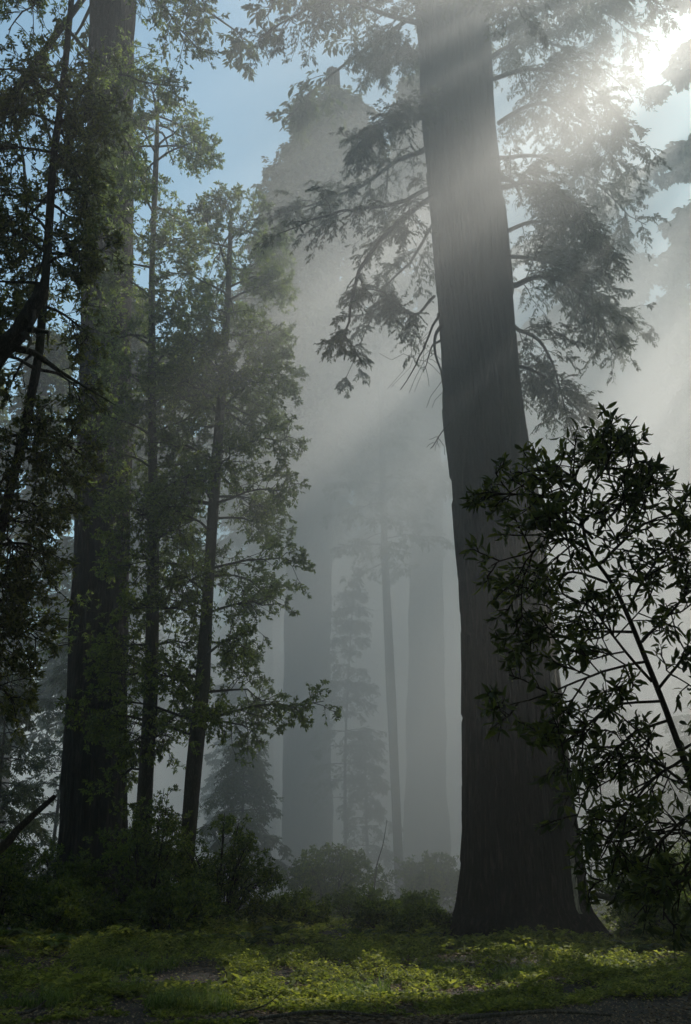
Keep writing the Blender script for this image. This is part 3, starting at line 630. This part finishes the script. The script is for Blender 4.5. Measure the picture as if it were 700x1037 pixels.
gr = mesh('grass', *blades(20000, 70), M_GRASS); gr['kind'] = 'stuff'; gr['label'] = 'thin grass blades among the herbs of the clearing'; gr['category'] = 'grass'
# litter
M_LIT = leaf_mat('dry_litter', (.06, .045, .03), (.14, .10, .06), (.30, .24, .15), trans=.1, rough=.8)
r = np.random.default_rng(5); n = 42000; x, y = field(n, 11.5, 26, 5); b = np.stack([x, y, gz(x, y)+r.uniform(.01, .07, n)], -1); a = r.uniform(0, 6.28, n)
lt = mesh('leaf_litter', *leaf_mesh(b, np.stack([np.cos(a), np.sin(a), r.uniform(-.1, .3, n)], -1), nrm(UP+r.normal(size=(n, 3))*.3), r.uniform(.03, .09, n), .45), M_LIT)
lt['kind'] = 'stuff'; lt['label'] = 'dry fallen leaves on the bare soil'; lt['category'] = 'leaf litter'
def stick(pts, r0, r1, label, name='fallen_branch', mat=None):
    P = curve(pts, 12); b = P[0].copy(); o = mesh(name, *tubes(P[None], np.linspace(r0, r1, 12)[None], 9), mat or M_DEAD, origin=b, smooth=True)
    o.location = b; o['label'] = label; o['category'] = 'branch'; return o
def G(x, y, h=.03): return np.array([x, y, float(gz(x, y))+h])
stick([at(598, 905, 24.5), G(7.0, 24, .75), G(8.4, 23.4, .12)], .07, .04, 'fallen branch leaning from the right foot of the great redwood', mat=M_BARK)
stick([G(-4.0, 12.5), G(-3.6, 12.62, .07), G(-3.45, 12.7, .18)], .025, .008, 'pale stub of wood lying in the sunlit herbs at left')
stick([G(-1.0, 12.5), G(-.2, 12.45, .05), G(.5, 12.55, .03)], .022, .01, 'thin pale stick on the bare soil at the bottom middle')
stick([G(1.3, 12.6), G(2.3, 12.45, .06), G(3.0, 12.5, .04)], .028, .012, 'longer dead stick on the dark soil at the bottom right')
stick([G(-1.3, 12.9), G(-.95, 12.8, .12), G(-.75, 12.9, .25)], .012, .004, 'small forked twig standing up near the bottom middle')
stick([G(-9.6, 21.0, -.1), at(-10, 868, 21), at(20, 838, 21.2), at(56, 806, 21.5)], .12, .05, 'dark log leaning up at the left edge', name='leaning_log', mat=M_BARK)

# ------------------------------------------------------------------ mist
def mist():
    x0, x1, y0, y1, z0, z1 = -120, 120, -40, 175, -4, 92
    V = np.array([[x0, y0, z0], [x1, y0, z0], [x1, y1, z0], [x0, y1, z0], [x0, y0, z1], [x1, y0, z1], [x1, y1, z1], [x0, y1, z1]], float)
    F = np.array([[3, 2, 1, 0], [4, 5, 6, 7], [0, 1, 5, 4], [1, 2, 6, 5], [2, 3, 7, 6], [3, 0, 4, 7]])
    m, nt, out = newmat('mist'); L = nt.links
    tc = N(nt, 'ShaderNodeTexCoord'); sp = N(nt, 'ShaderNodeSeparateXYZ'); L.new(tc.outputs['Object'], sp.inputs[0])
    def mr(src, lo, hi, a, b):
        n = N(nt, 'ShaderNodeMapRange', interpolation_type='SMOOTHSTEP'); L.new(src, n.inputs['Value'])
        for k, v in (('From Min', lo), ('From Max', hi), ('To Min', a), ('To Max', b)): n.inputs[k].default_value = v
        return n.outputs[0]
    def op(o, a, b, c=None):
        n = N(nt, 'ShaderNodeMath', operation=o)
        for i, x in enumerate((a, b, c)):
            if x is None: continue
            if isinstance(x, (int, float)): n.inputs[i].default_value = x
            else: L.new(x, n.inputs[i])
        return n.outputs[0]
    X, Y, Z = sp.outputs
    far_ = op('MAXIMUM', op('SUBTRACT', Y, 42.), 0.)
    fz = mr(op('MULTIPLY_ADD', op('MINIMUM', op('MAXIMUM', X, -4.), 16.), -.6, Z), 18., 32., 1., .006)
    fl = mr(op('MULTIPLY_ADD', far_, .5, X), -8.5, 3., .10, 1.)
    fr = mr(op('MULTIPLY_ADD', Y, -.3, X), -1., 7.5, 1., .03)
    fy = mr(op('MULTIPLY_ADD', Z, 1.3, Y), 26., 50., .04, 1.)
    b = N(nt, 'ShaderNodeMath', operation='MULTIPLY'); L.new(op('MULTIPLY', op('MULTIPLY', fz, fl), op('MULTIPLY', fr, fy)), b.inputs[0]); b.inputs[1].default_value = .063
    v = N(nt, 'ShaderNodeVolumeScatter'); v.inputs['Color'].default_value = (.998, .998, .998, 1); v.inputs['Anisotropy'].default_value = .52
    L.new(b.outputs[0], v.inputs['Density']); L.new(v.outputs[0], out.inputs['Volume'])
    o = mesh('mist', V, F, m); o['kind'] = 'stuff'; o['label'] = 'pale mist hanging between the trees, lit by sunbeams'; o['category'] = 'mist'
mist()

# ------------------------------------------------------------------ light
w = bpy.data.worlds.new('World'); S.world = w; w.use_nodes = True; nt = w.node_tree
for n in list(nt.nodes): nt.nodes.remove(n)
sky = N(nt, 'ShaderNodeTexSky', sky_type='NISHITA', sun_disc=False, sun_elevation=SUN_EL, sun_rotation=SUN_AZ, altitude=100, air_density=1.3, dust_density=1.5, ozone_density=.4)
bg = N(nt, 'ShaderNodeBackground', i_Strength=.15); o = N(nt, 'ShaderNodeOutputWorld')
tint = N(nt, 'ShaderNodeMixRGB', blend_type='MULTIPLY'); tint.inputs[0].default_value = 1; tint.inputs[2].default_value = (.99, 1.17, 1.04, 1)
nt.links.new(sky.outputs[0], tint.inputs[1]); nt.links.new(tint.outputs[0], bg.inputs[0]); nt.links.new(bg.outputs[0], o.inputs[0])
ld = bpy.data.lights.new('sun', 'SUN'); ld.energy = 5; ld.angle = radians(.5); ld.color = (1, .95, .85)
lo = bpy.data.objects.new('sun', ld); COL.objects.link(lo); lo.location = (30, 20, 60)
from mathutils import Vector
lo.rotation_euler = Vector(SUN).to_track_quat('Z', 'Y').to_euler()

S.view_settings.view_transform = 'Standard'; S.view_settings.look = 'None'; S.view_settings.exposure = 0
cy = S.cycles
cy.max_bounces = 8; cy.diffuse_bounces = 2; cy.glossy_bounces = 1; cy.transmission_bounces = 3; cy.volume_bounces = 5; cy.transparent_max_bounces = 4
cy.volume_max_steps = 64; cy.volume_step_rate = 1.
cy.use_denoising = True; cy.use_adaptive_sampling = False
cy.caustics_reflective = False; cy.caustics_refractive = False
